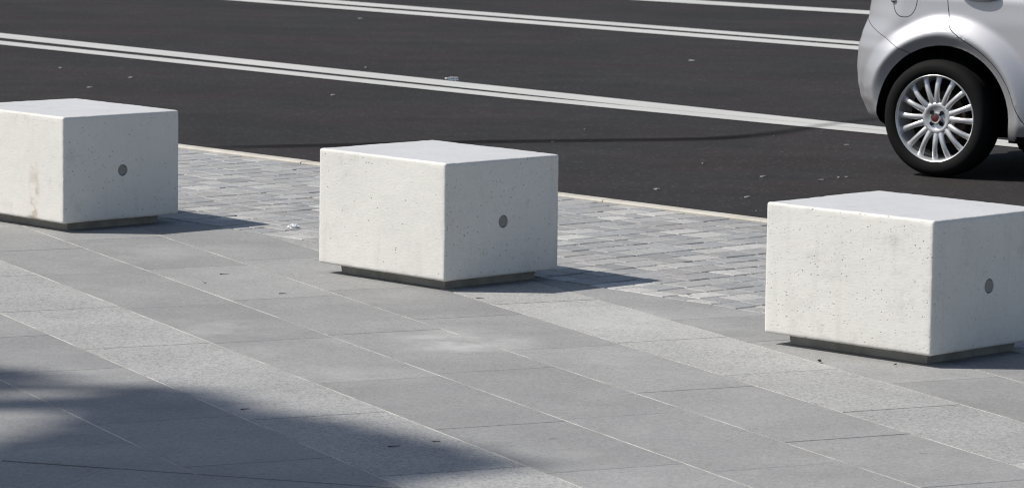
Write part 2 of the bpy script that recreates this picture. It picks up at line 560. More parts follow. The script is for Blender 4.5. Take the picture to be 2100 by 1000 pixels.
# the other paving field in front of the expansion joint
DP = (-DD[1] * -1, -DD[0])                   # away from the joint, towards the viewer
DP = (DD[1], -DD[0])
for r in range(16):
    v0, v1 = 0.006 + r * 0.41, 0.006 + (r + 1) * 0.41 - .008
    s = -8.0 + rs.uniform(0, .8) if r else 0.309 - 0.9 * 9
    while s < 9:
        L = 0.9 if r == 0 else rs.choice((.8, .9, 1.0))
        q = [(D0[0] + DD[0] * a + DP[0] * b, D0[1] + DD[1] * a + DP[1] * b) for a, b in ((s + .003, v0), (s + .003, v1), (s + L - .003, v1), (s + L - .003, v0))]
        prism_into(bm, q, rs.uniform(-.0006, .0006), -0.03, lay, (rs.random(), 0.12, rs.random(), 1))
        s += L
slabs = from_bm('slab_pavement', bm, [MT['slab']])
tag(slabs, kind='structure')
far_l = [km(-45, 3.0), km(-45, KOUT - 0.05), km(40, KOUT - 0.05), km(40, -25), km(-45, -25)]
sheet('joint_mortar_bed', [(p.x, p.y, -0.0013) for p in [km(-40, -25), km(35, -25), B1 + (B1 - B0) * 9, B0 - (B1 - B0) * 9]], MT['mortar'])
bm = bmesh.new()
q = [(D0[0] + DD[0] * a + DP[0] * b, D0[1] + DD[1] * a + DP[1] * b, -0.0012) for a, b in ((-8, -.004), (-8, .006), (9, .006), (9, -.004))]
bm.faces.new([bm.verts.new(p) for p in q])
tag(from_bm('expansion_joint', bm, [MT['dark']]), kind='structure')

# --- setts between the slabs and the kerb
bm = bmesh.new()
lay = bm.loops.layers.float_color.new('slab')
rs = random.Random(11)
pal = [tuple(m_ * (.31 + .78 * ((.55 * v + .45 * sum(c) / 3) - .31)) for v, m_ in zip(c, (1.0, .985, .955))) for c in [(.262, .275, .292), (.285, .292, .300), (.31, .313, .315), (.335, .335, .33), (.245, .25, .262), (.37, .368, .36), (.44, .437, .42), (.275, .288, .305), (.30, .29, .285)]]
def bm_at(u):                                    # where the slabs end at this place along the kerb
    return 9.51 + (-8.87 - u) * (9.593 - 9.51) / (11.78 - 8.87)
u = -22.0
while u < 3.0:
    wdt = rs.uniform(.112, .138)
    m = bm_at(u) + .012
    first = True
    jit = rs.uniform(-.004, .004)
    while m < KIN - .03:
        L = rs.choice((.095, .11, .125, .14, .155, .175)) * rs.uniform(.92, 1.08)
        if first: L *= rs.uniform(.4, 1.0); first = False
        e = min(m + L, KIN - .006)
        if KIN - .006 - e < .05: e = KIN - .006
        g = rs.uniform(.0028, .0044)
        h = rs.uniform(.0018, .0038)
        jj = [rs.uniform(-.0015, .0015) for _ in range(8)]
        q = [km(u + g + jit + jj[0], m + h + jj[1]), km(u + wdt - g + jit + jj[2], m + h + jj[3]), km(u + wdt - g + jit + jj[4], e - h + jj[5]), km(u + g + jit + jj[6], e - h + jj[7])]
        c = rs.choice(pal)
        k = rs.uniform(.9, 1.1)
        prism_into(bm, [(p.x, p.y) for p in q], rs.uniform(-.0016, .0016), -0.03, lay, (c[0] * k, c[1] * k, c[2] * k, 1),
                   (rs.uniform(-.009, .009), rs.uniform(-.009, .009)), bevel=.0042)
        m = e
    u += wdt
tag(from_bm('sett_paving', bm, [MT['sett']]), kind='structure')
sheet('sett_bed', [km(-40, 9.3 + .5, -0.0085), km(35, 8.0, -0.0085), km(35, KIN, -0.0085), km(-40, KIN, -0.0085)], MT['soil'])

# --- kerb
bm = bmesh.new()
u = -40.65
rs = random.Random(3)
while u < 30:
    L = 1.0
    dz = rs.uniform(-.003, .004); dm = rs.uniform(-.003, .003)
    prof = [(KIN, -.14), (KIN, .000 + dz), (KIN + .006, .006 + dz), (KOUT - .018 + dm, .006 + dz), (KOUT + dm, -.012 + dz), (KOUT + .012 + dm, -.14)]
    a = [bm.verts.new(km(u + .003, m, z)) for m, z in prof]
    b = [bm.verts.new(km(u + L - .003, m, z)) for m, z in prof]
    for i in range(len(prof)):
        j = (i + 1) % len(prof)
        bm.faces.new((a[i], b[i], b[j], a[j]))
    bm.faces.new(a[::-1]); bm.faces.new(b)
    u += L
bmesh.ops.recalc_face_normals(bm, faces=bm.faces)
tag(from_bm('kerb', bm, [MT['kerb']]), kind='structure')

# --- painted lines on the road
def stripe(name, top, bot):
    z = ROAD_Z + .004
    def ext(l, k0, k1):
        (x0, y0), (x1, y1) = l[0], l[-1]
        d = Vector((x1 - x0, y1 - y0)).normalized()
        e = Vector((x1 - l[-2][0], y1 - l[-2][1])).normalized()
        return [(x0 - d.x * k0, y0 - d.y * k0)] + list(l) + [(x1 + e.x * k1, y1 + e.y * k1)]
    T = ext(top, 25, 12); Bq = ext(bot, 25, 12)
    bm = bmesh.new()
    f = bm.faces.new([bm.verts.new((x, y, z)) for x, y in Bq + T[::-1]])
    f.normal_update()
    if f.normal.z < 0: f.normal_flip()
    bmesh.ops.triangulate(bm, faces=[f])
    o = from_bm(name, bm, [MT['paint']])
    tag(o, kind='structure')
stripe('road_marking', [(-3.76, 28.12), (2.07, 21.43)], [(-3.70, 27.62), (-.01, 23.40), (.75, 22.535), (2.06, 21.20)])
stripe('road_marking', [(-3.66, 27.32), (-.01, 23.29), (.75, 22.525), (2.06, 21.19)], [(-3.61, 26.95), (-.01, 23.0), (.97, 22.03), (2.03, 20.98)])
stripe('road_marking', [(-1.48, 32.75), (2.53, 28.52)], [(-1.45, 32.25), (2.50, 28.2)])
stripe('road_marking', [(-1.45, 32.02), (2.49, 28.02)], [(-1.43, 31.58), (2.45, 27.64)])
stripe('road_marking', [(1.04, 34.0), (2.95, 32.40)], [(1.03, 33.45), (2.9, 31.9)])

# --- curved film strip that darkens the asphalt and paint beneath it
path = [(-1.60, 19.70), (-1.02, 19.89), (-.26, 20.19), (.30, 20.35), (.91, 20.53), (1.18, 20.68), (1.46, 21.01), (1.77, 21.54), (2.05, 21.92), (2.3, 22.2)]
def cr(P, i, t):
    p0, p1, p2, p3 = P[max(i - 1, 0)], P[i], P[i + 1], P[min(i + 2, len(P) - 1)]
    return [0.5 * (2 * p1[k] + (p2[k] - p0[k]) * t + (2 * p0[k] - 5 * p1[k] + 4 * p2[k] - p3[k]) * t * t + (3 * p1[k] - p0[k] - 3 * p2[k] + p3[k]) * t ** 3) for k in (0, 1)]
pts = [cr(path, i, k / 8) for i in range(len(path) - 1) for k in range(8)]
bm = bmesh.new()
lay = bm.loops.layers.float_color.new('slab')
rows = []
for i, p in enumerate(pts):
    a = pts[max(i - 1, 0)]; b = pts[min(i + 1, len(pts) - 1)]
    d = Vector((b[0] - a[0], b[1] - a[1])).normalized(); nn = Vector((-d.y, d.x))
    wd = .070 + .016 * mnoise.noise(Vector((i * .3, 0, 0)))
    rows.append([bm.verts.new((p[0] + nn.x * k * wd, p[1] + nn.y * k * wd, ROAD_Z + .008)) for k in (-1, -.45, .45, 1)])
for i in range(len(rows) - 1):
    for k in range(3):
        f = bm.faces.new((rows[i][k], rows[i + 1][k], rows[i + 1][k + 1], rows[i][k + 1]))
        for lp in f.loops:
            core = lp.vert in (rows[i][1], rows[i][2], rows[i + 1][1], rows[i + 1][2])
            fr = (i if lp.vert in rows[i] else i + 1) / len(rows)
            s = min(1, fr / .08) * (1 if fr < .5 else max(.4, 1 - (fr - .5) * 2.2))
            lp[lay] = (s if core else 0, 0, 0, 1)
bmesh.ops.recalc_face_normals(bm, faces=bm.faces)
tag(from_bm('dark_streak', bm, [MT['streak_film']]), kind='structure')

# ------------------------------------------------------------------ concrete block seats
BW, BDp, BH, BZ = 0.678, 0.564, 0.420, 0.036
def apply_bool(ob, cutter, op='DIFFERENCE'):
    md = ob.modifiers.new('b', 'BOOLEAN')
    md.operation = op; md.object = cutter; md.solver = 'EXACT'; md.material_mode = 'TRANSFER'
    dg = bpy.context.evaluated_depsgraph_get()
    dg.update()
    me = bpy.data.meshes.new_from_object(ob.evaluated_get(dg), preserve_all_data_layers=True, depsgraph=dg)
    ob.modifiers.clear()
    ob.data = me
    return ob

def make_block(seed):
    root = empty('concrete_block', (0, 0, 0))
    bm = bmesh.new()
    bmesh.ops.create_cube(bm, size=1)
    for ax in range(3):
        for k in range(1, 40):
            co = [0, 0, 0]; no = [0, 0, 0]
            co[ax] = -.5 + k / 40; no[ax] = 1
            bmesh.ops.bisect_plane(bm, geom=bm.verts[:] + bm.edges[:] + bm.faces[:], plane_co=co, plane_no=no)
    for v in bm.verts:
        v.co = Vector((v.co.x * BW, v.co.y * BDp, (v.co.z + .5) * BH + BZ))
    bm.normal_update()
    sharp = [e for e in bm.edges if len(e.link_faces) == 2 and e.link_faces[0].normal.dot(e.link_faces[1].normal) < .5]
    bmesh.ops.bevel(bm, geom=sharp, offset=.0085, segments=3, profile=.5, affect='EDGES')
    bm.normal_update()
    so = Vector((seed * 7.3, seed * 3.1, seed * 5.7))
    cen = Vector((0, 0, BZ + BH / 2)); hf = Vector((BW / 2, BDp / 2, BH / 2))
    moves = []
    for v in bm.verts:
        q = v.co - cen
        ne = sum(1 for a in range(3) if abs(q[a]) > hf[a] - .010)
        d = .0011 * mnoise.noise(v.co * 5 + so) + .0006 * mnoise.noise(v.co * 28 + so)
        if ne >= 2:
            chip = mnoise.noise(v.co * 34 + so)
            d -= .0045 * max(0, chip - .34) + .0006 * (mnoise.noise(v.co * 60 + so) + .4)
        moves.append((v, v.normal * d))
    for v, d in moves: v.co += d
    body = from_bm('body', bm, [MT['block']], root)
    cb = bmesh.new()
    for sx in (1, -1):
        bmesh.ops.create_cone(cb, cap_ends=True, segments=32, radius1=.0235, radius2=.0235, depth=.028,
                              matrix=Matrix.Translation((sx * BW / 2, .004, BZ + .195)) @ Matrix.Rotation(math.pi / 2, 4, 'Y'))
    cut = from_bm('cutter', cb, [MT['block']])
    apply_bool(body, cut)
    bpy.data.objects.remove(cut)
    body.data.shade_smooth(); body.data.set_sharp_from_angle(angle=math.radians(35))
    for sx in (1, -1):
        pb = bmesh.new()
        bmesh.ops.create_cone(pb, cap_ends=True, segments=28, radius1=.0185, radius2=.020, depth=.010)
        for v in pb.verts:
            if v.co.z > 0: v.co.z += .0015 * mnoise.noise(v.co * 90)
        pl = from_bm('hole_plug', pb, [MT['plug']], root, 40)
        pl.matrix_local = Matrix.Translation((sx * (BW / 2 - .0075 - .003 * (seed % 2)), .004, BZ + .195)) @ Matrix.Rotation(seed * 1.3, 4, 'X') @ Matrix.Rotation(sx * math.pi / 2, 4, 'Y')
    pb = bmesh.new()
    bmesh.ops.create_cube(pb, size=1)
    for v in pb.verts:
        k = 1.0 if v.co.z > 0 else 0.985
        v.co = Vector((v.co.x * (BW - .115) * k, v.co.y * (BDp - .118) * k, (v.co.z + .5) * (BZ + .0)))
    for v in pb.verts:
        if v.co.z < .001: v.co.z = .0008
    from_bm('plinth', pb, [MT['plinth']], root)
    return root

def copy_tree(o, parent=None):
    c = o.copy()
    C.objects.link(c)
    c.parent = parent
    for ch in list(o.children):
        copy_tree(ch, c)
    return c

def put_block(o, x, y, yaw, label, stain=1.0, size=(BW, BDp, BH)):
    a = Vector((-math.cos(yaw), math.sin(yaw), 0)); b = Vector((math.sin(yaw), math.cos(yaw), 0))
    o.location = Vector((x, y, 0)) + a * size[0] / 2 + b * size[1] / 2
    o.scale = (size[0] / BW, size[1] / BDp, size[2] / BH)
    o.rotation_euler = (0, 0, -yaw)
    tag(o, label, 'concrete block', 'white concrete bollard blocks along the square')
    for ch in o.children:
        ch.color = (1, stain, 1, 1)

blk, b2, b3 = make_block(1), make_block(2), make_block(3)
put_block(blk, -0.2361, 13.398, 0.8081, 'white concrete block in the middle of the row, whole block in view', 1.0, (.6764, .5581, .4175))
put_block(b2, 1.2988, 11.7855, 0.7745, 'nearest and largest white concrete block, before the silver car, cut by the right edge', 1.0, (.6798, .569, .4225))
put_block(b3, -1.7567, 14.9694, 0.8143, 'farthest white concrete block, brown stain on its sunlit face, cut by the left edge', 0.0, (.6877, .5741, .419))

# ------------------------------------------------------------------ silver car
CAR_ROT = -math.radians(33.8)
Fv = Vector((math.cos(CAR_ROT), math.sin(CAR_ROT), 0)); Lv = Vector((-Fv.y, Fv.x, 0))
HALF = 0.83
wc = Vector((2.0565, 18.7515, 0))
car = empty('parked_car', (wc + Lv * HALF) + Vector((0, 0, ROAD_Z)), CAR_ROT)
tag(car, 'silver hatchback with multi-spoke alloy wheel, its rear end showing at the right edge', 'car')
RW = 0.289
SIL = [(.15, .20), (.19, .17), (.23, .15), (.255, .095), (.311, .05), (.367, .021), (.434, .005), (.511, 0), (.608, .006), (.666, .023), (.764, .059), (.85, .067), (.95, .085), (1.0, .10)]
def lerp(tab, z):
    if z <= tab[0][0]: return tab[0][1]
    for (a, va), (b, vb) in zip(tab, tab[1:]):
        if z <= b:
            k = (z - a) / (b - a)
            k = k * k * (3 - 2 * k) * .5 + k * .5
            return va + (vb - va) * k
    return tab[-1][1]
SIDE = [(.17, -.075), (.20, -.050), (.235, -.030), (.27, -.012), (.285, -.010), (.30, -.020), (.40, -.022), (.60, -.016), (.75, -.018), (.86, -.026), (.93, -.042), (.96, -.065)]
AX, AZ, ARX, ARZ = .035, .289, .362, .358
def sstep(a, b, x):
    t = max(0, min(1, (x - a) / (b - a)))
    return t * t * (3 - 2 * t)
def side_off(x, z):
    s = lerp(SIDE, z)
    for cx in (AX, AX + 2.51):
        d = math.hypot((x - cx) / ARX, (z - AZ) / ARZ)
        if d < 1.75 and z > .14:
            # flat lip, then a shoulder that rolls back into the body side
            fl = 1 - .5 * sstep(1.14, 1.46, d) - .5 * max(0, min(1, (d - 1.14) / .27))
            lip = -0.030 * max(0, min(1, (1.15 - d) / .15))
            k = sstep(.12, .30, z)
            s = s * (1 - fl * k) + (0.026 + lip) * fl * k
    return s
ZC = .95
def body_solid():
    xs = []
    x = -.586
    while x < .62:
        xs.append(x)
        x += .005 if x < -.5 else .0125
    while x < 2.1: xs.append(x); x += .05
    while x < 3.0: xs.append(x); x += .025
    while x < 3.415: xs.append(x); x += .02
    zs = [.19 + (.95 - .19) * i / 62 for i in range(63)]
    rho = .345
    rings = []
    for x in xs:
        T = ZC - .012 * max(0, x - 1.0) if x < 2.15 else (ZC - .0138) - .29 * sstep(2.15, 3.6, x) - .16 * sstep(3.05, 3.42, x)
        pts = []
        for z in zs:
            zz = .19 + (z - .19) * (T - .19) / (ZC - .19)
            sh = lerp(SIL, zz) * max(0, min(1, (.05 - x) / .42))
            Xc = -.586 + rho
            y = HALF + side_off(x, zz)
            if x < Xc: y -= (rho - math.sqrt(max(0, rho ** 2 - (Xc - x) ** 2))) * 1.0
            if x > 2.72: y -= .42 * (1 - math.sqrt(max(0, 1 - ((x - 2.72) / .72) ** 2)))
            pts.append((x + sh, y, zz))
        # roll the top edge over
        xt = pts[-1][0]; yt = pts[-1][1]
        top = [(xt, yt - .012, T + .014), (xt, yt - .035, T + .022), (xt, yt * .5, T + .034), (xt, 0, T + .038)]
        bot = [(pts[0][0], 0, pts[0][2] + .005), (pts[0][0], pts[0][1] - .05, pts[0][2])]
        half = bot + pts + top
        rings.append(half)
    bm = bmesh.new()
    vr = []
    for half in rings:
        L = [bm.verts.new((x, -y, z)) for x, y, z in half]
        Rr = [bm.verts.new((x, y, z)) for x, y, z in half[1:-1]]
        vr.append(L + Rr[::-1])
    n = len(vr[0])
    for a, b in zip(vr, vr[1:]):
        for i in range(n):
            j = (i + 1) % n
            bm.faces.new((a[i], a[j], b[j], b[i]))
    bm.faces.new(vr[0][::-1]); bm.faces.new(vr[-1])
    bmesh.ops.recalc_face_normals(bm, faces=bm.faces)
    for f in bm.faces:
        f.material_index = 1 if (f.normal.z < -.6 and f.calc_center_median().z < .24) else 0
    return from_bm('body', bm, [MT['car'], MT['black']])

def cyl_y(bm, cx, cz, rx, rz, y0, y1, seg=96):
    a = [bm.verts.new((cx + rx * math.cos(2 * math.pi * i / seg), y0, cz + rz * math.sin(2 * math.pi * i / seg))) for i in range(seg)]
    b = [bm.verts.new((v.co.x, y1, v.co.z)) for v in a]
    for i in range(seg):
        j = (i + 1) % seg
        bm.faces.new((a[i], a[j], b[j], b[i]))
    bm.faces.new(a[::-1]); bm.faces.new(b)

def prism_y(pts, y0, y1, mat):
    bm = bmesh.new()
    a = [bm.verts.new((x, y0, z)) for x, z in pts]
    b = [bm.verts.new((x, y1, z)) for x, z in pts]
    n = len(pts)
    for i in range(n):
        j = (i + 1) % n
        bm.faces.new((a[i], a[j], b[j], b[i]))
    bm.faces.new(a[::-1]); bm.faces.new(b)
    bmesh.ops.recalc_face_normals(bm, faces=bm.faces)
    return from_bm('cutter', bm, [mat])

def offset_poly(pts, d):
    n = len(pts)
    ar = sum(pts[i][0] * pts[(i + 1) % n][1] - pts[(i + 1) % n][0] * pts[i][1] for i in range(n))
    sg = 1 if ar > 0 else -1
    out = []
    for i in range(n):
        p0, p1, p2 = Vector(pts[i - 1]), Vector(pts[i]), Vector(pts[(i + 1) % n])
        e1 = (p1 - p0).normalized(); e2 = (p2 - p1).normalized()
        n1 = Vector((-e1.y, e1.x)) * sg; n2 = Vector((-e2.y, e2.x)) * sg
        b = (n1 + n2)
        b = b / max(.3, (1 + n1.dot(n2)))
        q = p1 + b * d
        out.append((q.x, q.y))
    return out

solid = body_solid()
bm = bmesh.new()
for cx in (AX, AX + 2.51):
    for sg in (-1, 1):
        cyl_y(bm, cx, AZ, ARX, ARZ, sg * 1.2, sg * (HALF - .27))
bmesh.ops.recalc_face_normals(bm, faces=bm.faces)
cut = from_bm('cutter', bm, [MT['black']])
apply_bool(solid, cut)
bpy.data.objects.remove(cut)

def door_curve():
    key = [(.030, .97), (.037, .869), (.055, .778), (.076, .729), (.134, .688), (.242, .623), (.328, .552), (.394, .462), (.430, .379), (.461, .324), (.49, .288), (.54, .272)]
    return [tuple(cr(key, i, k / 4)) for i in range(len(key) - 1) for k in range(4)] + [key[-1]]
P_bump = [(-.90, .92), (-.47, .748), (-.163, .608), (-.02, .535), (.0, .45), (-.2, .05), (-.9, .05)]
P_door = door_curve() + [(1.04, .272), (1.06, .60), (1.05, .97)]
P_fdoor = [(1.055, .97), (1.065, .60), (1.045, .272), (1.95, .272), (2.08, .40), (2.16, .60), (2.17, .97)]
P_flap = [(-.195 + .070 * math.copysign(abs(math.cos(a)) ** .85, math.cos(a)), .868 + .096 * math.copysign(abs(math.sin(a)) ** .9, math.sin(a))) for a in [2 * math.pi * i / 40 for i in range(40)]]
P_flap = [(x, min(z, .945)) for x, z in P_flap]

def chunk(name, poly, y0, y1, inset):
    o = bpy.data.objects.new(name, solid.data.copy())
    C.objects.link(o)
    c = prism_y(offset_poly(poly, inset), y0, y1, MT['black'])
    apply_bool(o, c, 'INTERSECT')
    bpy.data.objects.remove(c)
    o.parent = car
    o.data.shade_smooth(); o.data.set_sharp_from_angle(angle=math.radians(40))
    return o
def carve(poly, y0, y1):
    c = prism_y(poly, y0, y1, MT['black'])
    apply_bool(solid, c)
    bpy.data.objects.remove(c)
bumper = chunk('rear_bumper', P_bump, -1.3, 1.3, .0012)
bumper.scale = (1.0, 1.0055, 1.0)      # the bumper skin stands a few millimetres proud of the wing
door = chunk('rear_door', P_door, -1.3, -.74, .004)
fdoor = chunk('front_door', P_fdoor, -1.3, -.74, .004)
flap = chunk('fuel_flap', P_flap, -1.3, -.72, .004)
carve(P_bump, -1.3, 1.3)
carve(P_door, -1.3, -.735)
carve(P_fdoor, -1.3, -.735)
carve(P_flap, -1.3, -.715)
solid.parent = car
solid.data.shade_smooth(); solid.data.set_sharp_from_angle(angle=math.radians(40))

# finger catch at the edge of the fuel flap
bm = bmesh.new()
bmesh.ops.create_uvsphere(bm, u_segments=14, v_segments=8, radius=1)
for v in bm.verts: v.co = Vector((v.co.x * .017, v.co.y * .012, v.co.z * .015)) + Vector((-.258, -HALF + .033, .853))
from_bm('catch', bm, [MT['chrome']], flap, 60)
# door handle: a bar over a dished cup
bm = bmesh.new()
bmesh.ops.create_uvsphere(bm, u_segments=32, v_segments=16, radius=1)
for v in bm.verts: v.co = Vector((v.co.x * .105, v.co.y * .030, v.co.z * .030)) + Vector((.215, -HALF + .020, .897))
from_bm('handle', bm, [MT['car']], door, 60)

# cabin: glass band and roof, lofted rings
def ring(z, x0, x1, hw, n=48, e=3.2):
    out = []
    for i in range(n):
        a = 2 * math.pi * i / n
        cx, sx = math.cos(a), math.sin(a)
        out.append(((x0 + x1) / 2 + (x1 - x0) / 2 * math.copysign(abs(cx) ** (2 / e), cx), hw * math.copysign(abs(sx) ** (2 / e), sx), z))
    return out
def loft(name, rings, mat, cap=True):
    bm = bmesh.new()
    vr = [[bm.verts.new(p) for p in r] for r in rings]
    for a, b in zip(vr, vr[1:]):
        for i in range(len(a)):
            j = (i + 1) % len(a)
            bm.faces.new((a[i], a[j], b[j], b[i]))
    if cap:
        bm.faces.new(vr[0][::-1]); bm.faces.new(vr[-1])
    bmesh.ops.recalc_face_normals(bm, faces=bm.faces)
    return from_bm(name, bm, [mat], car, 40)
lev = [(.955, -.43, 2.25, .755), (1.1, -.37, 2.02, .715), (1.25, -.31, 1.76, .67), (1.37, -.24, 1.52, .62)]
loft('window_glass', [ring(*l) for l in lev], MT['glass'])
loft('roof', [ring(1.37, -.27, 1.53, .632), ring(1.42, -.27, 1.38, .60), ring(1.46, -.20, 1.22, .54), ring(1.485, .0, 1.0, .40), ring(1.49, .3, .7, .2)], MT['car'])
for x0, x1, tp0, tp1, dy in ((-.30, -.06, -.17, .06, .024), (.98, 1.06, .94, 1.02, 0), (1.96, 2.04, 1.30, 1.38, .055)):
    for sg in (-1, 1):
        bm = bmesh.new()
        lo = [(x0, .770 - dy), (x1, .770 - dy * .6), (x1, .68), (x0, .66)]; hi = [(tp0, .640 - dy * .5), (tp1, .640 - dy * .3), (tp1, .55), (tp0, .55)]
        a = [bm.verts.new((x, sg * y, .955)) for x, y in lo]; b = [bm.verts.new((x, sg * y, 1.39)) for x, y in hi]
        for i in range(4): bm.faces.new((a[i], a[(i + 1) % 4], b[(i + 1) % 4], b[i]))
        bm.faces.new(a); bm.faces.new(b)
        bmesh.ops.recalc_face_normals(bm, faces=bm.faces)
        from_bm('pillar', bm, [MT['car']], car)
for sg in (-1, 1):
    bm = bmesh.new()
    bmesh.ops.create_uvsphere(bm, u_segments=20, v_segments=12, radius=1)
    for v in bm.verts: v.co = Vector((v.co.x * .05, v.co.y * .06, v.co.z * .17)) + Vector((-.31, sg * .60, 1.10))
    from_bm('tail_lamp', bm, [MT['lamp_red']], car, 60)
    bm = bmesh.new()
    bmesh.ops.create_uvsphere(bm, u_segments=20, v_segments=12, radius=1)
    for v in bm.verts: v.co = Vector((v.co.x * .26, v.co.y * .10, v.co.z * .07)) + Vector((3.02, sg * .66, .66))
    from_bm('headlamp', bm, [MT['lamp_clear']], car, 60)
# tank, axle beam and silencer hanging under the floor
bm = bmesh.new()
for x0, x1, y0, y1, z0 in ((.30, .95, -.62, .62, .125), (-.07, .07, -.66, .66, .165), (-.45, -.16, -.45, .45, .15), (.95, 2.2, -.58, .58, .14)):
    r = bmesh.ops.create_cube(bm, size=1)
    for v in r['verts']: v.co = Vector(((x0 + x1) / 2 + v.co.x * (x1 - x0) * (1 if v.co.z > 0 else .9), (y0 + y1) / 2 + v.co.y * (y1 - y0) * (1 if v.co.z > 0 else .92), z0 + (v.co.z + .5) * (.24 - z0)))
bmesh.ops.bevel(bm, geom=list(bm.edges), offset=.015, segments=2, affect='EDGES')
from_bm('underbody', bm, [MT['black']], car, 40)
# wheels: local axis, outward is -Y
def revolve(prof, seg=96):
    bm = bmesh.new()
    rows = []
    for i in range(seg):
        a = 2 * math.pi * i / seg
        rows.append([bm.verts.new((r * math.sin(a), -o, r * math.cos(a))) for r, o in prof])
    for i in range(seg):
        a, b = rows[i], rows[(i + 1) % seg]
        for k in range(len(prof) - 1):
            bm.faces.new((a[k], a[k + 1], b[k + 1], b[k]))
    return bm
def make_wheel():
    # rim: lip, barrel, sixteen paired spokes and a dished hub in one casting
    bm = revolve([(.2115, -.006), (.2145, .000), (.2150, .004), (.2120, .0065), (.2075, .004), (.2040, -.006), (.2010, -.016), (.1965, -.045), (.190, -.10), (.190, -.165)])
    def add(bm2):
        me = bpy.data.meshes.new('t'); bm2.to_mesh(me); bm2.free(); bm.from_mesh(me); bpy.data.meshes.remove(me)
    hub = revolve([(.0001, -.016), (.026, -.016), (.028, -.022), (.046, -.022), (.056, -.015), (.068, -.012), (.078, -.017), (.088, -.030), (.088, -.050), (.0001, -.05)], 64)
    add(hub)
    for k in range(8):
        for s in (-1, 1):
            base = math.radians(-9 + 45 * k)
            path = []
            for q in range(9):
                f = q / 8
                r = .072 + (.2045 - .072) * f
                ang = base + s * math.radians(9.2 + 3.2 * math.sin(f * math.pi) * 0 + 1.6 * f)
                o = -.014 + .012 * math.sin(f * math.pi) - .004 * f
                path.append((r, ang, o, .0132 + .0022 * abs(f - .5) * 2 + (.004 if q == 8 else 0), .011))
            prev = None
            sb = bmesh.new()
            for r, ang, o, hw, dp in path:
                c = Vector((r * math.sin(ang), -o, r * math.cos(ang)))
                tdir = Vector((math.cos(ang), 0, -math.sin(ang)))
                sec = []
                for j in range(10):
                    a = 2 * math.pi * j / 10
                    sec.append(sb.verts.new(c + tdir * hw * math.cos(a) + Vector((0, 1, 0)) * (dp * (1 - math.sin(a)) * .9)))
                if prev:
                    for j in range(10):
                        sb.faces.new((prev[j], prev[(j + 1) % 10], sec[(j + 1) % 10], sec[j]))
                prev = sec
            add(sb)
        # the two spokes of a pair join in a small web at the rim
    bmesh.ops.recalc_face_normals(bm, faces=bm.faces)
    wheel = from_bm('wheel', bm, [MT['alloy']], car, 50)
    ty = revolve([(.2120, -.012), (.2150, .003), (.2200, .008), (.236, .013), (.252, .0135), (.266, .009), (.277, -.002), (.284, -.014), (.287, -.026), (.2885, -.045),
                  (.289, -.052), (.282, -.053), (.282, -.058), (.289, -.059), (.289, -.080), (.282, -.081), (.282, -.087), (.289, -.088), (.289, -.110), (.282, -.111), (.282, -.117), (.289, -.118), (.2885, -.128), (.284, -.150), (.266, -.172), (.212, -.165)], 120)
    bmesh.ops.recalc_face_normals(ty, faces=ty.faces)
    # flatten the foot of the tyre where it carries the car
    for v in ty.verts:
        if v.co.z < -.2865: v.co.z = -.2865 - (v.co.z + .2865) * 0.0
    from_bm('tyre', ty, [MT['rubber']], wheel, 40)
    cp = revolve([(.0001, -.003), (.0165, -.0035), (.0185, -.006), (.0190, -.002), (.0240, -.0015), (.0265, -.006), (.0270, -.020)], 48)
    from_bm('centre_cap', cp, [MT['chrome']], wheel, 40)
    em = revolve([(.0001, -.0010), (.012, -.0012), (.0172, -.0026), (.0175, -.006)], 40)
    from_bm('emblem', em, [MT['red']], wheel, 40)
    for i in range(4):
        a = math.radians(45 + 90 * i)
        lb = bmesh.new()
        bmesh.ops.create_cone(lb, cap_ends=True, segments=6, radius1=.0115, radius2=.0105, depth=.016, matrix=Matrix.Translation((.038 * math.sin(a), .022, .038 * math.cos(a))) @ Matrix.Rotation(math.pi / 2, 4, 'X'))
        from_bm('bolt_recess', lb, [MT['black']], wheel)  # black colour stands in for the shade inside the bolt recesses
    dr = revolve([(.0001, -.075), (.12, -.075), (.128, -.080), (.130, -.14)], 48)
    bmesh.ops.recalc_face_normals(dr, faces=dr.faces)
    from_bm('brake_drum', dr, [MT['drum']], wheel, 40)
    bk = revolve([(.0001, -.115), (.189, -.115)], 48)
    from_bm('brake_backplate', bk, [MT['black']], wheel)
    return wheel
wh = make_wheel()
wh.location = (0, -HALF, RW)
for x, y, rz in ((2.51, -HALF, 0), (0, HALF, math.pi), (2.51, HALF, math.pi)):
    c = copy_tree(wh, car)
    c.location = (x, y, RW)
    c.rotation_euler = (0, 0, rz)

# ------------------------------------------------------------------ litter
def pebble_poly(name, n, r, thick, mat, seed, stretch=1.0):
    rr = random.Random(seed)
    bm = bmesh.new()
    pts = []
    for i in range(n):
        a = 2 * math.pi * i / n + rr.uniform(-.2, .2)
        k = r * rr.uniform(.65, 1.15)
        pts.append((k * math.cos(a) * stretch, k * math.sin(a)))
    lo = [bm.verts.new((x, y, 0)) for x, y in pts]
    hi = [bm.verts.new((x * .93, y * .93, thick * rr.uniform(.7, 1.4))) for x, y in pts]
    bm.faces.new(lo[::-1]); bm.faces.new(hi)
    for i in range(n): bm.faces.new((lo[i], lo[(i + 1) % n], hi[(i + 1) % n], hi[i]))
    return from_bm(name, bm, [mat])

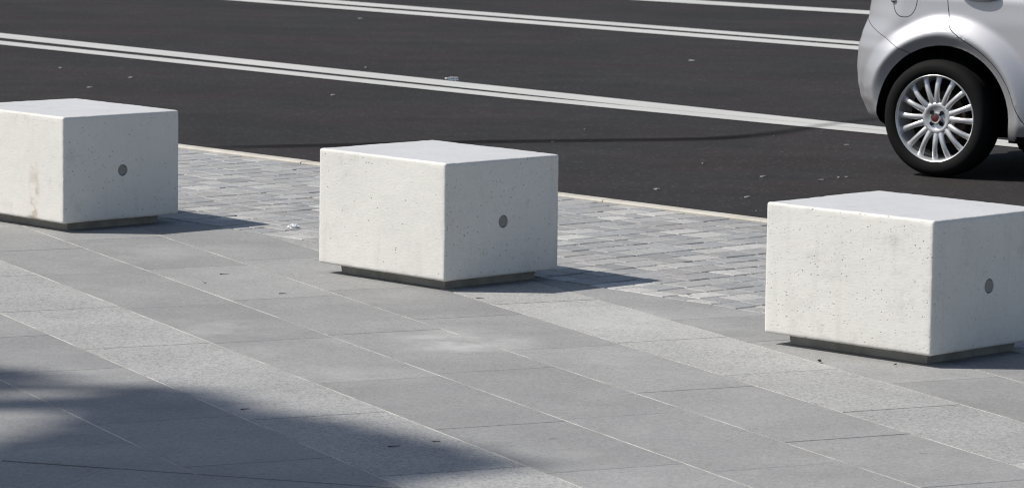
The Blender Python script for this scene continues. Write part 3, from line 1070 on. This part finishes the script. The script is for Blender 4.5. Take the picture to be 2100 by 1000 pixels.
def crumple(name, r, mat, seed, flat=.5):
    bm = bmesh.new()
    bmesh.ops.create_icosphere(bm, subdivisions=3, radius=r)
    for v in bm.verts:
        d = v.co.normalized()
        k = 1 + .55 * mnoise.noise(d * 2.1 + Vector((seed, 0, 0))) + .35 * abs(mnoise.noise(d * 5 + Vector((0, seed, 0))))
        v.co = Vector((d.x * r * k * 1.35, d.y * r * k, max(-.3 * r, d.z * r * k * flat)))
    zmin = min(v.co.z for v in bm.verts)
    for v in bm.verts: v.co.z -= zmin
    return from_bm(name, bm, [mat])
o = crumple('crumpled_paper', .016, MT['paper'], 3.3, .62); o.location = (-.8752, 15.239, .001)
tag(o, 'small crumpled white paper on the grey setts left of the middle block', 'paper')

# clear plastic bottle lying beside the white line
root = empty('plastic_bottle', (-.402, 24.34, ROAD_Z), 0.05)
root.scale = (.40, .40, .40)
prof = [(.0001, 0), (.026, 0), (.030, .006), (.030, .05), (.027, .056), (.030, .062), (.030, .13), (.026, .15), (.013, .175), (.012, .185)]
def rev_x(prof, seg=20):
    bm = bmesh.new(); rows = []
    for i in range(seg):
        a = 2 * math.pi * i / seg
        rows.append([bm.verts.new((x, r * math.cos(a), r * math.sin(a))) for r, x in prof])
    for i in range(seg):
        a, b = rows[i], rows[(i + 1) % seg]
        for k in range(len(prof) - 1): bm.faces.new((a[k], a[k + 1], b[k + 1], b[k]))
    bmesh.ops.remove_doubles(bm, verts=bm.verts, dist=1e-5)
    bmesh.ops.recalc_face_normals(bm, faces=bm.faces)
    return bm
o = from_bm('bottle_body', rev_x([(r, .12 - x) for r, x in prof]), [MT['pet']], root, 40); o.location.z = .0305
o = from_bm('bottle_cap', rev_x([(.0001, -.092), (.014, -.092), (.0155, -.088), (.0155, -.062), (.0001, -.062)]), [MT['paper']], root, 40); o.location.z = .0305
tag(root, 'clear plastic bottle with white cap lying beside the long double white line', 'bottle')

SC = [(1.218, 18.653, .024), (1.087, 17.718, .030), (1.771, 20.357, .022), (1.489, 18.53, .034), (1.586, 18.657, .014), (1.627, 18.686, .012), (1.219, 26.354, .05),
      (.68, 18.003, .028), (-1.088, 23.078, .034), (-.98, 25.321, .022), (-1.219, 30.401, .036), (-2.94, 24.913, .03), (-2.416, 24.195, .028), (.393, 21.054, .014), (1.093, 17.155, .010), (.209, 20.29, .012), (.955, 19.258, .012), (1.415, 20.805, .012), (-2.583, 23.401, .035)]
for i, (x, y, r) in enumerate(SC):
    o = pebble_poly('litter_scrap', 7, r * .55, .004, MT['scrap'], i + 20, 1.25)
    o.location = (x, y, ROAD_Z + .001)
    o.rotation_euler = (0, 0, i * 1.3)
    tag(o, 'tiny flat pale scrap of litter lying loose on the dark asphalt', 'litter scrap', 'pale scraps scattered on the asphalt')

def make_leaf(x, y, r, rz, label, seed):
    rr = random.Random(seed)
    bm = bmesh.new()
    n = 7
    L, Rr = [], []
    for i in range(n):
        f = i / (n - 1)
        wv = math.sin(math.pi * min(1, f * .93 + .05)) * .42
        zc = .002 + .004 * math.sin(f * 4 + seed) ** 2
        L.append(bm.verts.new(((f - .5) * 2 * r, wv * r, zc + rr.uniform(0, .002))))
        Rr.append(bm.verts.new(((f - .5) * 2 * r, -wv * r, zc + rr.uniform(0, .006))))
    mid = [bm.verts.new(((i / (n - 1) - .5) * 2 * r, 0, .002 + .006 * math.sin(i / (n - 1) * 4 + seed) ** 2)) for i in range(n)]
    for i in range(n - 1):
        bm.faces.new((Rr[i], Rr[i + 1], mid[i + 1], mid[i])); bm.faces.new((mid[i], mid[i + 1], L[i + 1], L[i]))
    bmesh.ops.solidify(bm, geom=list(bm.faces), thickness=.0009)
    o = from_bm('dry_leaf', bm, [MT['dryleaf']], None, 50)
    o.location = (x, y, .0015); o.rotation_euler = (0, 0, rz)
    tag(o, label, 'dry leaf', 'dry bits on the slabs')
def make_twig(x, y, L, rz, label, seed):
    L *= .55
    rr = random.Random(seed)
    bm = bmesh.new()
    prev = None
    for i in range(8):
        f = i / 7
        c = Vector(((f - .5) * L, .05 * L * math.sin(f * 3 + seed), .0018 + .0008 * math.sin(f * 3)))
        rad = .0017 * (1 - .5 * f)
        sec = [bm.verts.new(c + Vector((0, rad * math.cos(a), rad * math.sin(a)))) for a in [2 * math.pi * k / 6 for k in range(6)]]
        if prev:
            for k in range(6): bm.faces.new((prev[k], prev[(k + 1) % 6], sec[(k + 1) % 6], sec[k]))
        else: bm.faces.new(sec[::-1])
        prev = sec
    bm.faces.new(prev)
    o = from_bm('twig', bm, [MT['twig']], None, 50)
    o.location = (x, y, .001); o.rotation_euler = (0, 0, rz)
    tag(o, label, 'twig', 'dry bits on the slabs')
make_leaf(-1.085, 13.51, .0085, .4, 'dark dry leaf on the slabs between the far and middle blocks', 1)
make_leaf(.963, 11.872, .013, 1.9, 'dark dry leaf on pale granite in front of the nearest block', 2)
make_leaf(1.194, 11.814, .008, .9, 'tiny dark leaf crumb under the near corner of the nearest block', 3)
make_leaf(.623, 13.38, .010, 2.4, 'dark dry leaf at the seam of setts and slabs between middle and nearest blocks', 4)
make_twig(-.795, 13.282, .05, -.2, 'short dark twig on the slabs left of the middle block', 5)
make_twig(-1.037, 13.784, .06, .3, 'thin twig on the slabs behind the dark leaf, below the far block shadow', 6)
make_twig(-.107, 13.227, .05, -.1, 'dark twig beside the front corner of the middle block', 7)
make_twig(-.752, 10.822, .05, .5, 'dark twig at the edge of the tree shadow', 8)
make_twig(-.198, 10.333, .04, 0., 'small twig on pale granite in front of the tree shadow', 9)
make_twig(-.311, 10.247, .06, .15, 'small twig lying inside the tree shadow on pale granite', 10)

# loose grit swept against the kerb
rg = random.Random(77)
bm = bmesh.new()
for i in range(1500):
    u_ = rg.uniform(-17, -5); m_ = KOUT + .015 + abs(rg.gauss(0, .12))
    c = km(u_, m_, ROAD_Z + .001)
    r_ = rg.uniform(.0012, .0042)
    v3 = [bm.verts.new(c + Vector((r_ * math.cos(a) * rg.uniform(.6, 1.3), r_ * math.sin(a) * rg.uniform(.6, 1.3), 0))) for a in (0, 1.6, 3.1, 4.7)]
    ap = bm.verts.new(c + Vector((0, 0, r_ * .8)))
    for k in range(4): bm.faces.new((v3[k], v3[(k + 1) % 4], ap))
tag(from_bm('kerb_grit', bm, [MT['scrap']]), 'fine pale grit gathered on the asphalt along the kerb', 'grit', kind='stuff')

# ------------------------------------------------------------------ tree added out of view, crown shaped to shade the near corner
def tree():
    CH = 14.0
    cx, cy = -2.6 - SH.x * CH, 8.2 - SH.y * CH
    root = empty('shade_tree', (cx, cy, 0))
    tag(root, 'unseen tree added at the left, its crown shaped to shade the near corner', 'tree')
    rr = random.Random(21)
    # shade outline on the paving, in metres: leaves grow where their shade would fall inside it or well out of sight
    def inpoly(p, poly):
        c = False
        for i in range(len(poly)):
            (x1, y1), (x2, y2) = poly[i], poly[i - 1]
            if (y1 > p[1]) != (y2 > p[1]) and p[0] < (x2 - x1) * (p[1] - y1) / (y2 - y1) + x1: c = not c
        return c
    main = SHADE_MAIN; wedge = SHADE_WEDGE; thin = SHADE_THIN
    bm = bmesh.new()
    lay = bm.loops.layers.float_color.new('slab')
    cnt = 0; tries = 0
    while cnt < 19000 and tries < 500000:
        tries += 1
        p = Vector((rr.uniform(-1, 1), rr.uniform(-1, 1), rr.uniform(-1, 1)))
        if p.length > 1: continue
        q = Vector((cx + p.x * 3.0, cy + p.y * 3.4, CH + p.z * 3.0))
        g = (q.x + SH.x * q.z, q.y + SH.y * q.z)
        lim = -1.25 - .155 * (g[1] - 9.4)          # left edge of what the photo shows of the paving
        ok = False
        if inpoly(g, main) or inpoly(g, wedge): ok = True
        elif inpoly(g, thin): ok = rr.random() < .15
        elif (g[0] < lim - .55 or g[1] < 8.9): ok = rr.random() < .5 and mnoise.noise(q * .9) > -.15
        if not ok: continue
        nrm = Vector((rr.gauss(0, 1), rr.gauss(0, 1), rr.gauss(0, 1))).normalized()
        t = nrm.orthogonal().normalized(); b = nrm.cross(t)
        s = rr.uniform(.13, .19)
        vs = [bm.verts.new(q + t * s * a + b * s * .7 * c) for a, c in ((-1, 0), (-.2, -.8), (1, 0), (-.2, .8))]
        f = bm.faces.new(vs)
        k = rr.uniform(.6, 1.3)
        for lp in f.loops: lp[lay] = (.045 * k, .085 * k, .025 * k, 1)
        cnt += 1
    for v in bm.verts: v.co -= Vector((cx, cy, 0))
    from_bm('crown', bm, [MT['leaf']], root)
    tb = bmesh.new()
    def limb(p0, p1, r0, r1, bend=.0, seg=8):
        prev = None
        ax = (p1 - p0).normalized(); t = ax.orthogonal().normalized(); b = ax.cross(t)
        for i in range(9):
            f = i / 8
            c = p0.lerp(p1, f) + t * bend * math.sin(f * math.pi) + Vector((.06 * math.sin(f * 7), .06 * math.cos(f * 5), 0)) * r0
            r = r0 + (r1 - r0) * f
            if r0 > .2: r *= 1 + .5 * max(0, .12 - f) / .12
            sec = [tb.verts.new(c + (t * math.cos(a) + b * math.sin(a)) * r) for a in [2 * math.pi * k / seg for k in range(seg)]]
            if prev:
                for k in range(seg): tb.faces.new((prev[k], prev[(k + 1) % seg], sec[(k + 1) % seg], sec[k]))
            prev = sec
    fork = Vector((0, 0, 9.0))
    limb(Vector((0, 0, -.05)), fork, .30, .19, .15, 14)
    for i in range(9):
        a = i * 2.4
        e = Vector((2.0 * math.cos(a), 2.2 * math.sin(a), CH - 1.2 + 2.2 * rr.random()))
        limb(fork - Vector((0, 0, rr.uniform(0, 1.8))), e, .10, .03, .3)
    bmesh.ops.recalc_face_normals(tb, faces=tb.faces)
    from_bm('trunk', tb, [MT['bark']], root, 60)
SHADE_MAIN = [(-1.415, 9.980), (-1.315, 10.196), (-1.248, 10.403), (-1.180, 10.635), (-1.159, 10.890), (-1.115, 11.105), (-1.029, 11.212), (-0.885, 11.001), (-0.754, 10.788), (-0.617, 10.641), (-0.483, 10.498), (-0.353, 10.359), (-0.215, 10.210), (-0.109, 10.099), (-0.043, 10.016), (-0.119, 9.924), (-0.231, 9.809), (-0.328, 9.691), (-0.419, 9.503), (-0.615, 8.816), (-1.365, 7.895), (-2.151, 8.598), (-1.903, 9.590)]
SHADE_WEDGE = [(-2.428, 12.264), (-1.588, 11.846), (-1.463, 11.697), (-1.315, 11.457), (-1.416, 11.325), (-1.511, 11.270), (-2.163, 10.915)]
SHADE_THIN = [(-1.953, 11.323), (-1.343, 11.445), (-1.167, 11.190), (-1.244, 11.022), (-1.246, 10.839), (-1.333, 10.772), (-1.837, 10.645)]
tree()
